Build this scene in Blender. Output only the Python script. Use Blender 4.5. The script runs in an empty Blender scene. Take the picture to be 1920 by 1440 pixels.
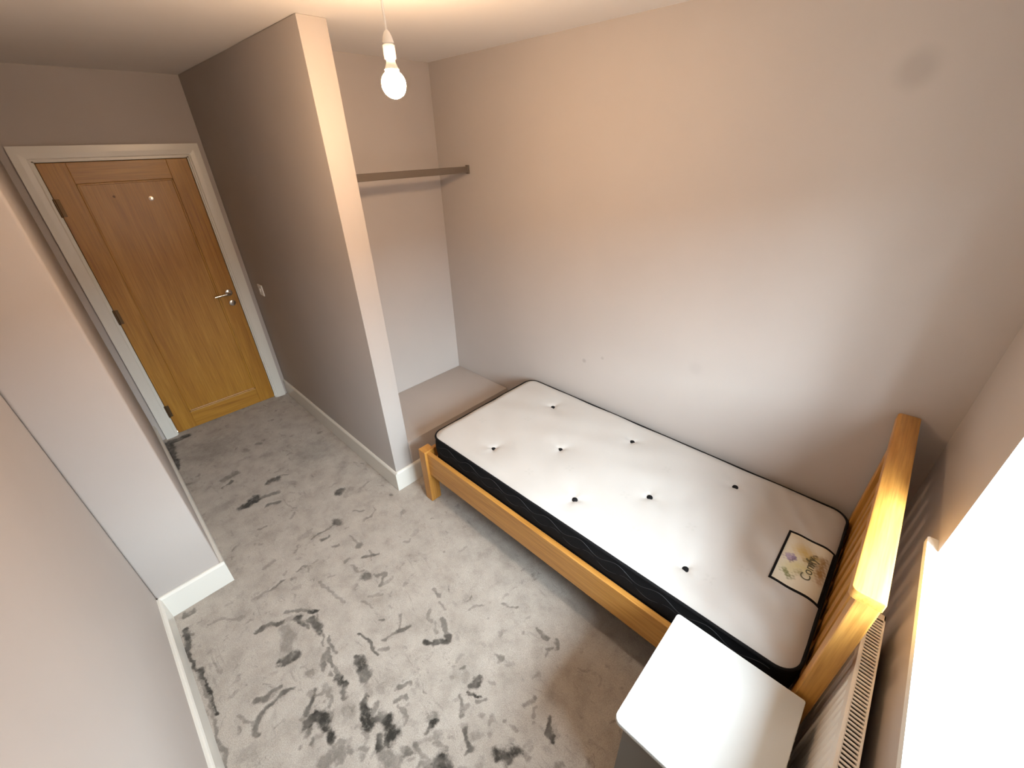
import bpy, bmesh, math, random
import numpy as np
from mathutils import Matrix, Vector

random.seed(4)
rng = np.random.default_rng(4)
scene = bpy.context.scene
COL = scene.collection

# ------------------------------------------------------------------ camera
CAM = np.array([0.3148, 1.9986, 2.0075])
YAW, PITCH, ROLL, FPX = -0.7935, -0.5261, -0.0306, 775.13
fw = np.array([math.cos(YAW) * math.cos(PITCH), math.sin(YAW) * math.cos(PITCH), math.sin(PITCH)])
rt = np.cross(fw, [0, 0, 1]); rt /= np.linalg.norm(rt)
up = np.cross(rt, fw)
rt, up = math.cos(ROLL) * rt + math.sin(ROLL) * up, -math.sin(ROLL) * rt + math.cos(ROLL) * up
cd = bpy.data.cameras.new('camera'); cam = bpy.data.objects.new('camera', cd); COL.objects.link(cam)
cd.sensor_width = 36.0; cd.lens = FPX / 1920 * 36.0; cd.clip_start = 0.02
cam.matrix_world = Matrix(((rt[0], up[0], -fw[0], CAM[0]), (rt[1], up[1], -fw[1], CAM[1]),
                           (rt[2], up[2], -fw[2], CAM[2]), (0, 0, 0, 1)))
scene.camera = cam


def at(u, v, axis, val):
    """photo pixel -> point on the plane axis=val"""
    R = fw + rt * (u - 960) / FPX - up * (v - 720) / FPX
    return CAM + R * (val - CAM[axis]) / R[axis]


# ------------------------------------------------------------------ light
scene.view_settings.view_transform = 'Standard'
scene.view_settings.look = 'None'
scene.view_settings.exposure = 0.0
scene.view_settings.gamma = 1.0
scene.view_settings.use_curve_mapping = False
scene.cycles.max_bounces = 10
scene.cycles.diffuse_bounces = 8
scene.cycles.sample_clamp_indirect = 6.0
scene.cycles.use_denoising = True

SKY = 90.0
w = bpy.data.worlds.new('overcast_sky'); scene.world = w; w.use_nodes = True
nt = w.node_tree; nt.nodes.clear()
wo = nt.nodes.new('ShaderNodeOutputWorld'); bg = nt.nodes.new('ShaderNodeBackground')
tc = nt.nodes.new('ShaderNodeTexCoord'); sp = nt.nodes.new('ShaderNodeSeparateXYZ')
rp = nt.nodes.new('ShaderNodeValToRGB')
nt.links.new(tc.outputs['Generated'], sp.inputs[0]); nt.links.new(sp.outputs['Z'], rp.inputs[0])
rp.color_ramp.elements[0].position = 0.0; rp.color_ramp.elements[0].color = (0.05, 0.05, 0.045, 1)   # ground
TINT = (0.80, 0.93, 1.0)                                # standard overcast sky: zenith three times the horizon
rp.color_ramp.elements[1].position = 1.0; rp.color_ramp.elements[1].color = (*TINT, 1)
hz_e = rp.color_ramp.elements.new(0.03); hz_e.color = (*(c * 0.5 for c in TINT), 1)
nt.links.new(rp.outputs[0], bg.inputs['Color']); bg.inputs['Strength'].default_value = SKY
nt.links.new(bg.outputs[0], wo.inputs[0])

# room dimensions (metres): window wall x=0, bed wall y=0
H = 2.4623
XA, XP, YP, TP, XD = 2.9325, 2.338, 1.061, 0.124, 4.256
YPIER, XPIER, YL, ZPL = 2.074, 2.432, 2.350, 0.322
WY0, WY1, WZ0, WZ1, WD = 0.6475, 1.76, 0.968, 1.98, 0.26
BULB = (1.647, 1.12, 2.172); BULB_POWER = 640.0

pl = bpy.data.lights.new('window_portal', 'AREA'); po = bpy.data.objects.new('window_portal', pl); COL.objects.link(po)
pl.shape = 'RECTANGLE'; pl.size = WY1 - WY0; pl.size_y = WZ1 - WZ0; pl.cycles.is_portal = True
po.location = (-WD - 0.05, (WY0 + WY1) / 2, (WZ0 + WZ1) / 2)
po.rotation_euler = (math.pi / 2, 0, -math.pi / 2)


# ------------------------------------------------------------------ materials
def mat(name):
    m = bpy.data.materials.new(name); m.use_nodes = True
    return m, m.node_tree, m.node_tree.nodes['Principled BSDF']


def coords(nt, scale=(1, 1, 1), rot=(0, 0, 0)):
    t = nt.nodes.new('ShaderNodeTexCoord'); mp = nt.nodes.new('ShaderNodeMapping')
    mp.inputs['Scale'].default_value = scale; mp.inputs['Rotation'].default_value = rot
    nt.links.new(t.outputs['Object'], mp.inputs[0]); return mp.outputs[0]


def noise(nt, vec, scale, detail=3, rough=0.5, dist=0.0):
    n = nt.nodes.new('ShaderNodeTexNoise'); n.inputs['Scale'].default_value = scale
    n.inputs['Detail'].default_value = detail; n.inputs['Roughness'].default_value = rough
    n.inputs['Distortion'].default_value = dist
    if vec is not None: nt.links.new(vec, n.inputs['Vector'])
    return n.outputs['Fac']


def ramp(nt, fac, stops):
    r = nt.nodes.new('ShaderNodeValToRGB'); e = r.color_ramp.elements
    e[0].position, e[0].color = stops[0][0], (*stops[0][1], 1)
    e[1].position, e[1].color = stops[-1][0], (*stops[-1][1], 1)
    for p, c in stops[1:-1]:
        x = e.new(p); x.color = (*c, 1)
    nt.links.new(fac, r.inputs[0]); return r.outputs[0]


def bump(nt, b, h, strength, dist=0.01):
    n = nt.nodes.new('ShaderNodeBump'); n.inputs['Strength'].default_value = strength
    n.inputs['Distance'].default_value = dist
    nt.links.new(h, n.inputs['Height']); nt.links.new(n.outputs[0], b.inputs['Normal'])


def mix(nt, fac, a, b):
    m = nt.nodes.new('ShaderNodeMix'); m.data_type = 'RGBA'
    for sock, val in ((m.inputs['Factor'], fac), (m.inputs['A'], a), (m.inputs['B'], b)):
        if isinstance(val, (int, float)): sock.default_value = val
        elif isinstance(val, tuple): sock.default_value = (*val, 1)
        else: nt.links.new(val, sock)
    return m.outputs['Result']


def paint(name, col, rough=0.7, var=0.03, tex=90, bstr=0.04, spec=0.3):
    m, nt, b = mat(name); v = coords(nt)
    n = noise(nt, v, 2.2, 4)
    lo = tuple(c * (1 - var) for c in col); hi = tuple(min(1, c * (1 + var)) for c in col)
    nt.links.new(ramp(nt, n, [(0.3, lo), (0.7, hi)]), b.inputs['Base Color'])
    b.inputs['Roughness'].default_value = rough; b.inputs['Specular IOR Level'].default_value = spec
    if bstr: bump(nt, b, noise(nt, v, tex, 2), bstr, 0.004)
    return m


WALLC = (0.445, 0.405, 0.382)
M = {}
M['wall'] = paint('taupe_wall_paint', WALLC, 0.62, 0.025)
M['ceiling'] = paint('ceiling_paint', (0.74, 0.70, 0.665), 0.85, 0.015)
M['gloss_white'] = paint('white_woodwork_gloss', (0.68, 0.665, 0.62), 0.3, 0.02, 60, 0.02, 0.5)
M['plastic'] = paint('white_plastic', (0.80, 0.79, 0.76), 0.35, 0.01, 60, 0, 0.5)
M['sill'] = paint('white_sill_paint', (0.80, 0.82, 0.81), 0.35, 0.02, 40, 0.03, 0.5)
M['radiator'] = paint('radiator_enamel', (0.80, 0.77, 0.72), 0.35, 0.01, 60, 0.0, 0.5)
M['radiator_inside'] = paint('radiator_fins', (0.10, 0.095, 0.085), 0.6, 0.02, 60, 0.0)
M['unit_white'] = paint('white_laminate', (0.56, 0.575, 0.57), 0.32, 0.01, 60, 0.0, 0.5)
M['unit_grey'] = paint('grey_laminate', (0.16, 0.15, 0.135), 0.4, 0.02, 60, 0.0, 0.4)
M['black_fabric'] = paint('black_border_fabric', (0.006, 0.006, 0.007), 0.85, 0.2, 500, 0.25, 0.15)
M['stitch'] = paint('dark_grey_thread', (0.020, 0.020, 0.023), 0.7, 0.1, 300, 0.0)
M['rail_taupe'] = paint('brown_grey_rail_paint', (0.13, 0.105, 0.085), 0.5, 0.03, 90, 0.02)
M['brick_far'] = paint('weathered_brick', (0.17, 0.11, 0.085), 0.9, 0.2, 30, 0.3)
M['upvc'] = paint('white_upvc', (0.82, 0.83, 0.82), 0.3, 0.01, 60, 0.0, 0.5)

# bed wall: same paint, with a few old scuffs
m, nt, b = mat('taupe_wall_paint_scuffed'); v = coords(nt)
base = ramp(nt, noise(nt, v, 2.2, 4), [(0.3, tuple(c * .975 for c in WALLC)), (0.7, tuple(c * 1.025 for c in WALLC))])
for (x, z, r, k) in ((0.503, 2.172, 0.075, 0.22), (1.63, 0.80, 0.02, 0.3), (1.50, 0.86, 0.015, 0.25), (0.95, 0.98, 0.05, 0.08)):
    d = nt.nodes.new('ShaderNodeVectorMath'); d.operation = 'DISTANCE'
    nt.links.new(v, d.inputs[0]); d.inputs[1].default_value = (x, 0, z)
    f = nt.nodes.new('ShaderNodeMapRange'); f.interpolation_type = 'SMOOTHSTEP'
    f.inputs['From Min'].default_value = r * 0.25; f.inputs['From Max'].default_value = r
    f.inputs['To Min'].default_value = k; f.inputs['To Max'].default_value = 0
    nt.links.new(d.outputs['Value'], f.inputs['Value'])
    base = mix(nt, f.outputs[0], base, (0.16, 0.13, 0.11))
nt.links.new(base, b.inputs['Base Color']); b.inputs['Roughness'].default_value = 0.62
b.inputs['Specular IOR Level'].default_value = 0.3
bump(nt, b, noise(nt, v, 90, 2), 0.04, 0.004)
M['wall_scuffed'] = m


def wood(name, dark, mid, light, axis, rough=0.38, scale=1.0, coat=0.0):
    m, nt, b = mat(name)
    s = [16 * scale] * 3; s[axis] = 1.1 * scale
    v = coords(nt, tuple(s))
    big = noise(nt, v, 1.0, 5, 0.6, 0.9)
    s2 = [160 * scale] * 3; s2[axis] = 5 * scale
    fine = noise(nt, coords(nt, tuple(s2)), 1.0, 3, 0.6)
    c1 = ramp(nt, big, [(0.25, dark), (0.5, mid), (0.78, light)])
    c2 = ramp(nt, fine, [(0.35, (0.72, 0.66, 0.58)), (0.6, (1, 1, 1))])
    mm = nt.nodes.new('ShaderNodeMix'); mm.data_type = 'RGBA'; mm.blend_type = 'MULTIPLY'
    mm.inputs['Factor'].default_value = 0.8
    nt.links.new(c1, mm.inputs['A']); nt.links.new(c2, mm.inputs['B'])
    nt.links.new(mm.outputs['Result'], b.inputs['Base Color'])
    b.inputs['Roughness'].default_value = rough
    b.inputs['Coat Weight'].default_value = coat; b.inputs['Coat Roughness'].default_value = 0.25
    bump(nt, b, fine, 0.06, 0.003)
    return m


for i, ax in enumerate('xyz'):
    M['oak_' + ax] = wood('bed_oak_grain_' + ax, (0.38, 0.165, 0.030), (0.49, 0.235, 0.050), (0.57, 0.305, 0.085), i)
    M['door_oak_' + ax] = wood('door_oak_grain_' + ax, (0.30, 0.125, 0.012), (0.39, 0.185, 0.020), (0.46, 0.24, 0.036), i, 0.42, 0.9, 0.25)

m, nt, b = mat('brushed_metal'); b.inputs['Metallic'].default_value = 1.0
b.inputs['Base Color'].default_value = (0.62, 0.58, 0.52, 1); b.inputs['Roughness'].default_value = 0.25
M['metal'] = m
m, nt, b = mat('dark_hinge_metal'); b.inputs['Metallic'].default_value = 0.8
b.inputs['Base Color'].default_value = (0.13, 0.08, 0.04, 1); b.inputs['Roughness'].default_value = 0.45
M['hinge'] = m
m, nt, b = mat('bulb_glow'); b.inputs['Base Color'].default_value = (1, 1, 1, 1)
b.inputs['Emission Color'].default_value = (1.0, 0.66, 0.38, 1); b.inputs['Emission Strength'].default_value = BULB_POWER
M['bulb'] = m
m, nt, b = mat('window_glass'); nt.nodes.remove(b); o = nt.nodes['Material Output']
tr = nt.nodes.new('ShaderNodeBsdfTransparent'); gl = nt.nodes.new('ShaderNodeBsdfGlossy'); gl.inputs['Roughness'].default_value = 0.02
lw = nt.nodes.new('ShaderNodeLayerWeight'); lw.inputs['Blend'].default_value = 0.5
pw = nt.nodes.new('ShaderNodeMath'); pw.operation = 'POWER'; nt.links.new(lw.outputs['Facing'], pw.inputs[0]); pw.inputs[1].default_value = 5.0
fr = nt.nodes.new('ShaderNodeMath'); fr.operation = 'MULTIPLY_ADD'; nt.links.new(pw.outputs[0], fr.inputs[0])
fr.inputs[1].default_value = 0.96; fr.inputs[2].default_value = 0.04; mx = nt.nodes.new('ShaderNodeMixShader')
nt.links.new(fr.outputs[0], mx.inputs[0]); nt.links.new(tr.outputs[0], mx.inputs[1]); nt.links.new(gl.outputs[0], mx.inputs[2])
nt.links.new(mx.outputs[0], o.inputs[0]); M['glass'] = m

# carpet: pile colour from the "mark" attribute (brushed pile / dirt), fine speckle and tuft relief from noise
m, nt, b = mat('grey_pile_carpet'); v = coords(nt)
a = nt.nodes.new('ShaderNodeAttribute'); a.attribute_name = 'mark'
n1 = noise(nt, v, 260, 3, 0.7); n2 = noise(nt, v, 9, 5, 0.62); n3 = noise(nt, v, 55, 3, 0.6)
light = ramp(nt, n2, [(0.30, (0.33, 0.295, 0.26)), (0.50, (0.42, 0.38, 0.34)), (0.72, (0.48, 0.44, 0.395))])
sp1 = ramp(nt, n1, [(0.30, (0.62, 0.62, 0.62)), (0.62, (1.12, 1.12, 1.12))])
mm = nt.nodes.new('ShaderNodeMix'); mm.data_type = 'RGBA'; mm.blend_type = 'MULTIPLY'; mm.inputs['Factor'].default_value = 0.75
nt.links.new(light, mm.inputs['A']); nt.links.new(sp1, mm.inputs['B'])

def math_(op, x, y, clamp=False):
    n = nt.nodes.new('ShaderNodeMath'); n.operation = op; n.use_clamp = clamp
    for k, q in enumerate((x, y)):
        if isinstance(q, (int, float)): n.inputs[k].default_value = q
        else: nt.links.new(q, n.inputs[k])
    return n.outputs[0]


def smooth(x, lo, hi, to=1.0):
    n = nt.nodes.new('ShaderNodeMapRange'); n.interpolation_type = 'SMOOTHSTEP'
    n.inputs['From Min'].default_value = lo; n.inputs['From Max'].default_value = hi; n.inputs['To Max'].default_value = to
    nt.links.new(x, n.inputs['Value']); return n.outputs[0]


ae = nt.nodes.new('ShaderNodeAttribute'); ae.attribute_name = 'edge'
n4 = noise(nt, v, 34, 5, 0.68)
edge_n = math_('ADD', ae.outputs['Fac'], math_('MULTIPLY', math_('SUBTRACT', n4, 0.5), 1.7))
foot = math_('MULTIPLY', math_('MULTIPLY', smooth(edge_n, 0.15, 1.05), a.outputs['Fac']), smooth(n1, 0.12, 0.42))
flecks = math_('MULTIPLY', smooth(noise(nt, v, 20, 5, 0.62, 0.6), 0.56, 0.74, 0.55), smooth(noise(nt, v, 2.6, 3), 0.38, 0.60))
comb = math_('MULTIPLY', smooth(noise(nt, coords(nt, (7, 30, 1), (0, 0, 0.5)), 1.0, 5, 0.65, 1.0), 0.56, 0.72, 0.30), smooth(noise(nt, v, 3.4, 3), 0.42, 0.60))
dirt = math_('MAXIMUM', foot, math_('MAXIMUM', flecks, comb), True)
nt.links.new(mix(nt, dirt, mm.outputs['Result'], (0.034, 0.031, 0.026)), b.inputs['Base Color'])
b.inputs['Roughness'].default_value = 1.0; b.inputs['Specular IOR Level'].default_value = 0.05
b.inputs['Sheen Weight'].default_value = 0.15
bump(nt, b, n1, 0.5, 0.006)
M['carpet'] = m

# mattress ticking with faint printed motifs ("motif" attribute)
m, nt, b = mat('cream_mattress_ticking'); v = coords(nt)
a = nt.nodes.new('ShaderNodeAttribute'); a.attribute_name = 'motif'
tick = ramp(nt, noise(nt, v, 3, 4), [(0.3, (0.43, 0.412, 0.396)), (0.7, (0.47, 0.452, 0.435))])
nt.links.new(mix(nt, a.outputs['Fac'], tick, (0.30, 0.28, 0.26)), b.inputs['Base Color'])
b.inputs['Roughness'].default_value = 0.85; b.inputs['Specular IOR Level'].default_value = 0.2
b.inputs['Sheen Weight'].default_value = 0.1
bump(nt, b, noise(nt, v, 420, 2), 0.12, 0.003); M['ticking'] = m
m, nt, b = mat('printed_label')
a = nt.nodes.new('ShaderNodeAttribute'); a.attribute_name = 'print'
nt.links.new(a.outputs['Color'], b.inputs['Base Color']); b.inputs['Roughness'].default_value = 0.6; M['label'] = m
m, nt, b = mat('label_ink'); b.inputs['Base Color'].default_value = (0.10, 0.105, 0.07, 1); b.inputs['Roughness'].default_value = 0.7
M['ink'] = m


# ------------------------------------------------------------------ mesh helpers
def link(name, me, m, parent=None, smooth=False):
    o = bpy.data.objects.new(name, me); COL.objects.link(o)
    if m is not None and not me.materials: me.materials.append(M[m])
    if smooth:
        for p in me.polygons: p.use_smooth = True
    if parent is not None:
        o.parent = parent
    return o


def off(parent):
    v = Vector((0, 0, 0))
    while parent is not None:
        v += parent.location; parent = parent.parent
    return v


class B:
    """collects shapes given in world coordinates into one mesh"""
    def __init__(s): s.bm = bmesh.new()

    def box(s, x0, x1, y0, y1, z0, z1, bev=0.0, seg=2):
        b2 = bmesh.new()
        vs = [b2.verts.new((x, y, z)) for x in (x0, x1) for y in (y0, y1) for z in (z0, z1)]
        for f in ((0, 1, 3, 2), (4, 6, 7, 5), (0, 4, 5, 1), (2, 3, 7, 6), (0, 2, 6, 4), (1, 5, 7, 3)):
            b2.faces.new([vs[i] for i in f])
        if bev: bmesh.ops.bevel(b2, geom=b2.edges[:], offset=bev, segments=seg, profile=0.5, affect='EDGES')
        return s.add(b2)

    def add(s, b2):
        me = bpy.data.meshes.new('tmp'); b2.to_mesh(me); b2.free(); s.bm.from_mesh(me); bpy.data.meshes.remove(me)
        return s

    def prism(s, poly, axis, a, b):
        """extrude a 2D polygon (given in the two other axes, in order) along axis from a to b"""
        b2 = bmesh.new()
        def P(p, t):
            q = list(p); q.insert(axis, t); return q
        A = [b2.verts.new(P(p, a)) for p in poly]; C = [b2.verts.new(P(p, b)) for p in poly]; n = len(poly)
        b2.faces.new(A); b2.faces.new(C[::-1])
        for i in range(n): b2.faces.new((A[i], C[i], C[(i + 1) % n], A[(i + 1) % n]))
        bmesh.ops.recalc_face_normals(b2, faces=b2.faces[:])
        return s.add(b2)

    def lathe(s, prof, origin, axis=2, n=24, flip=1):
        """prof: (radius, height) list revolved about an axis through origin"""
        b2 = bmesh.new(); rings = []
        for r, h in prof:
            ring = []
            for k in range(n):
                t = 2 * math.pi * k / n; c = [r * math.cos(t), r * math.sin(t)]
                q = c[:]; q.insert(axis, h * flip)
                ring.append(b2.verts.new([q[i] + origin[i] for i in range(3)]))
            rings.append(ring)
        for i in range(len(rings) - 1):
            for k in range(n):
                b2.faces.new((rings[i][k], rings[i][(k + 1) % n], rings[i + 1][(k + 1) % n], rings[i + 1][k]))
        b2.faces.new(rings[0][::-1]); b2.faces.new(rings[-1])
        bmesh.ops.remove_doubles(b2, verts=b2.verts[:], dist=1e-6)
        bmesh.ops.recalc_face_normals(b2, faces=b2.faces[:])
        return s.add(b2)

    def tube(s, pts, r, n=8, closed=False):
        b2 = bmesh.new(); pts = [Vector(p) for p in pts]; N = len(pts); rings = []
        for i, p in enumerate(pts):
            if closed: t = pts[(i + 1) % N] - pts[i - 1]
            else: t = pts[min(i + 1, N - 1)] - pts[max(i - 1, 0)]
            t.normalize(); ref = Vector((0, 0, 1)) if abs(t.z) < 0.9 else Vector((1, 0, 0))
            a = t.cross(ref).normalized(); c = a.cross(t)
            rings.append([b2.verts.new(p + r * (a * math.cos(2 * math.pi * k / n) + c * math.sin(2 * math.pi * k / n))) for k in range(n)])
        for i in range(N if closed else N - 1):
            q = rings[(i + 1) % N]
            for k in range(n): b2.faces.new((rings[i][k], rings[i][(k + 1) % n], q[(k + 1) % n], q[k]))
        if not closed: b2.faces.new(rings[0][::-1]); b2.faces.new(rings[-1])
        bmesh.ops.recalc_face_normals(b2, faces=b2.faces[:])
        return s.add(b2)

    def build(s, name, m, parent=None, smooth=False):
        o = off(parent)
        bmesh.ops.translate(s.bm, verts=s.bm.verts[:], vec=-o)
        me = bpy.data.meshes.new(name); s.bm.to_mesh(me); s.bm.free()
        ob = link(name, me, m, parent)
        if smooth:
            me.polygons.foreach_set('use_smooth', [True] * len(me.polygons))
            me.set_sharp_from_angle(angle=math.radians(40))
        return ob


def thing(name, loc, label, cat, group=None):
    e = bpy.data.objects.new(name, None); COL.objects.link(e); e.location = loc; e.empty_display_size = 0.1
    e['label'] = label; e['category'] = cat
    if group: e['group'] = group
    return e


def struct(o, label=None):
    o['kind'] = 'structure'
    if label: o['label'] = label
    return o


# ------------------------------------------------------------------ room shell
struct(B().box(-0.5, 4.5, -0.12, 0, -0.05, H).build('wall_right', 'wall_scuffed'), 'long taupe painted wall beside the bed with faint scuffs')
struct(B().box(-0.5, 4.5, YL, YL + 0.12, -0.05, H).build('wall_left', 'wall'), 'taupe painted wall running from the window to the projecting pier')
b = B()
b.box(-WD - 0.06, 0, 0, WY0, 0, H); b.box(-WD - 0.06, 0, WY1, YL, 0, H)
b.box(-WD - 0.06, 0, WY0, WY1, 0, WZ0); b.box(-WD - 0.06, 0, WY0, WY1, WZ1, H)
struct(b.build('wall_near', 'wall'), 'taupe painted window wall above the radiator')
b = B()
b.box(XD, XD + 0.06, 0, 1.168, 0, H); b.box(XD, XD + 0.06, 1.962, YL, 0, H); b.box(XD, XD + 0.06, 1.168, 1.962, 1.998, H)
b.box(XD + 0.06, XD + 0.14, 0, YL, 0, H)
struct(b.build('wall_far', 'wall'), 'taupe painted wall above and around the wooden door')
struct(B().box(XPIER, XD, YPIER, YL, 0, H, 0.010, 3).build('wall_pier', 'wall', None, True), 'projecting boxed wall section opposite the partition')
struct(B().box(XP, XD, YP - TP, YP, 0, H, 0.004, 2).build('wall_partition', 'wall', None, True), 'partition wall between doorway passage and alcove')
struct(B().box(XA, XA + 0.1, 0, YP - TP, 0, H).build('wall_alcove', 'wall'), 'back wall of the alcove behind the hanging rail')
struct(B().box(XP, XA, 0, YP - TP, 0, ZPL, 0.004, 2).build('wall_plinth', 'wall', None, True), 'low raised plinth filling the alcove floor at the bed foot')
struct(B().box(-0.5, 4.5, -0.12, YL + 0.12, H, H + 0.1).build('ceiling', 'ceiling'), 'plain white painted ceiling')


def skirt(name, x0, y0, x1, y1, nx, ny, label):
    """skirting board along a wall line, thickness towards (nx, ny)"""
    t, h = 0.016, 0.147
    prof = [(0, 0), (t, 0), (t, h - 0.012), (t - 0.004, h - 0.004), (t - 0.009, h), (0, h)]
    b = B()
    if nx: b.prism([(y, z) for y, z in []] or [(x0 + nx * p, z) for p, z in prof], 1, y0, y1)
    else: b.prism([(y0 + ny * p, z) for p, z in prof], 0, x0, x1)
    return struct(b.build(name, 'gloss_white'), label)


skirt('baseboard_left', 0, YL, XPIER, YL, 0, -1, 'white skirting board along the left wall')
skirt('baseboard_pier', XPIER, YPIER - 0.016, XPIER, YL, -1, 0, 'white skirting board across the pier front')
skirt('baseboard_pier_side', XPIER, YPIER, XD, YPIER, 0, -1, 'white skirting board along the pier side')
skirt('baseboard_passage', XP - 0.016, YP, XD, YP, 0, 1, 'white skirting board along the partition passage side')
skirt('baseboard_alcove', XP, 0, XP, YP, -1, 0, 'white skirting board under the alcove plinth at the bed foot')
skirt('baseboard_right', 0, 0, XP, 0, 0, 1, 'white skirting board along the wall behind the bed')
skirt('baseboard_near', 0, 0, 0, YL, 1, 0, 'white skirting board under the radiator')

# unseen brick building, added to cut off low daylight outside the window
b = B(); b.box(-10.5, -9.0, -14, 16, -3.0, 2.3)
b.prism([(-9.0, 2.25), (-8.8, 2.25), (-10.2, 3.3), (-11.6, 2.25)], 1, -14.2, 16.2)
struct(b.build('added_sky_blocker', 'brick_far'), 'added unseen brick building that blocks the low sky outside the window')

# ------------------------------------------------------------------ carpet floor with brushed-pile marks
GX, GY = 860, 470
xs = np.linspace(-0.02, 4.30, GX); ys = np.linspace(-0.02, YL + 0.02, GY)
X, Y = np.meshgrid(xs, ys, indexing='ij')


def vnoise(scale, seed, octaves=4):
    r = np.random.default_rng(seed); out = np.zeros_like(X); amp = 1.0; tot = 0
    for k in range(octaves):
        s = scale * 2 ** k; nx = int(4.4 * s) + 3; ny = int(2.5 * s) + 3
        g = r.random((nx, ny)); fx = (X + 0.03) * s; fy = (Y + 0.03) * s
        ix = fx.astype(int); iy = fy.astype(int); fx = fx - ix; fy = fy - iy
        fx = fx * fx * (3 - 2 * fx); fy = fy * fy * (3 - 2 * fy)
        out += amp * ((g[ix, iy] * (1 - fx) + g[ix + 1, iy] * fx) * (1 - fy) + (g[ix, iy + 1] * (1 - fx) + g[ix + 1, iy + 1] * fx) * fy)
        tot += amp; amp *= 0.55
    return out / tot


wx = X + (vnoise(20, 1, 4) - 0.5) * 0.05; wy = Y + (vnoise(20, 2, 4) - 0.5) * 0.05
gr = vnoise(22, 3, 4); mark = np.zeros_like(X); edge = np.zeros_like(X)


def floor_pt(u, v):
    p = at(u, v, 2, 0.0); return p[0], p[1]


def stroke(ox, oy, s, pts, wd, dark):
    """a brushed mark along a line on the floor; widths in pixels of the enlarged view"""
    global mark, edge
    P = [(ox + u / s, oy + v / s) for u, v in pts]
    wds = wd if isinstance(wd, (list, tuple)) else [wd] * len(P)
    W = []
    for (u, v), q in zip(P, wds):
        a = floor_pt(u, v); c = floor_pt(u + q / s, v); e = floor_pt(u, v + q / s)
        W.append(0.5 * math.sqrt(max(1e-9, math.dist(a, c) * math.dist(a, e))) * 0.92)
    F = [floor_pt(u, v) for u, v in P]
    if len(F) == 1: F = F * 2; W = W * 2
    for i in range(len(F) - 1):
        (ax, ay), (bx, by) = F[i], F[i + 1]; dx, dy = bx - ax, by - ay; L = dx * dx + dy * dy + 1e-9
        t = np.clip(((wx - ax) * dx + (wy - ay) * dy) / L, 0, 1)
        d = np.hypot(wx - ax - t * dx, wy - ay - t * dy); rr = W[i] + (W[i + 1] - W[i]) * t
        rr = np.maximum(rr, 0.007) * 1.12
        k = np.clip(1.5 - d / rr, 0, 1)              # soft profile, broken up by noise in the material
        far_ = np.clip((rr * 2.2 - d) / (rr * 0.6), 0, 1) * dark
        mark = np.where(k * dark > edge * mark, far_, mark); edge = np.maximum(edge, k)


A_ = (300, 800, 4.0)
for pts, wd, dk in (
    ([(40, 130), (190, 70)], 42, .85), ([(70, 140), (130, 320)], [55, 25], .85), ([(470, 400), (575, 345)], [45, 50], .5),
    ([(465, 462), (540, 405)], 16, .7), ([(820, 400), (890, 385)], 45, .75), ([(890, 365), (960, 352)], 14, .35),
    ([(965, 420), (1010, 425)], 38, .3), ([(615, 605), (715, 548)], [45, 75], .85), ([(740, 540), (880, 490)], 34, .5),
    ([(790, 600), (880, 572)], 24, .65), ([(1345, 490)], 58, .75), ([(750, 765), (800, 740)], 16, .45),
    ([(1460, 630), (1520, 630)], 14, .4), ([(1140, 835), (1310, 725)], 14, .5), ([(1330, 712)], 62, .75),
    ([(1210, 852), (1252, 828)], 28, .6), ([(1420, 820), (1500, 880)], 16, .35), ([(1502, 885)], 44, .6),
    ([(1530, 980), (1650, 955)], 24, .6), ([(1570, 930), (1600, 1000)], 20, .45), ([(1430, 1040), (1530, 1090)], 18, .45),
    ([(1555, 1130)], 76, .65), ([(1630, 1100), (1690, 1110)], 16, .5), ([(1680, 1110), (1660, 1180)], 22, .5),
    ([(840, 1212), (915, 1150)], 20, .6), ([(720, 1290), (840, 1220)], 9, .35), ([(1030, 1080), (1112, 1040)], 8, .4),
    ([(200, 1410), (255, 1378)], 40, .55), ([(600, 1265)], 60, .2), ([(380, 170)], 260, .22), ([(1150, 190)], 220, .2),
    ([(1540, 700), (1610, 630)], 9, .4), ([(1722, 512)], 26, .4), ([(1210, 1160), (1380, 1330)], 6, .35), ([(500, 590)], 90, .18),
    ([(800, 210)], 60, .25), ([(740, 125)], 30, .4), ([(640, 180)], 34, .3), ([(1370, 290)], 70, .2), ([(1200, 45)], 30, .5),
    ([(1040, 840), (1110, 800)], 50, .25), ([(980, 690), (1010, 640)], 12, .35), ([(1290, 905), (1340, 890)], 24, .45),
    ([(1380, 1010), (1420, 985)], 22, .4), ([(1270, 1125), (1310, 1110)], 18, .35), ([(210, 430)], 36, .35)):
    stroke(*A_, pts, wd, dk)
B_ = (320, 1100, 4.174)
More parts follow.
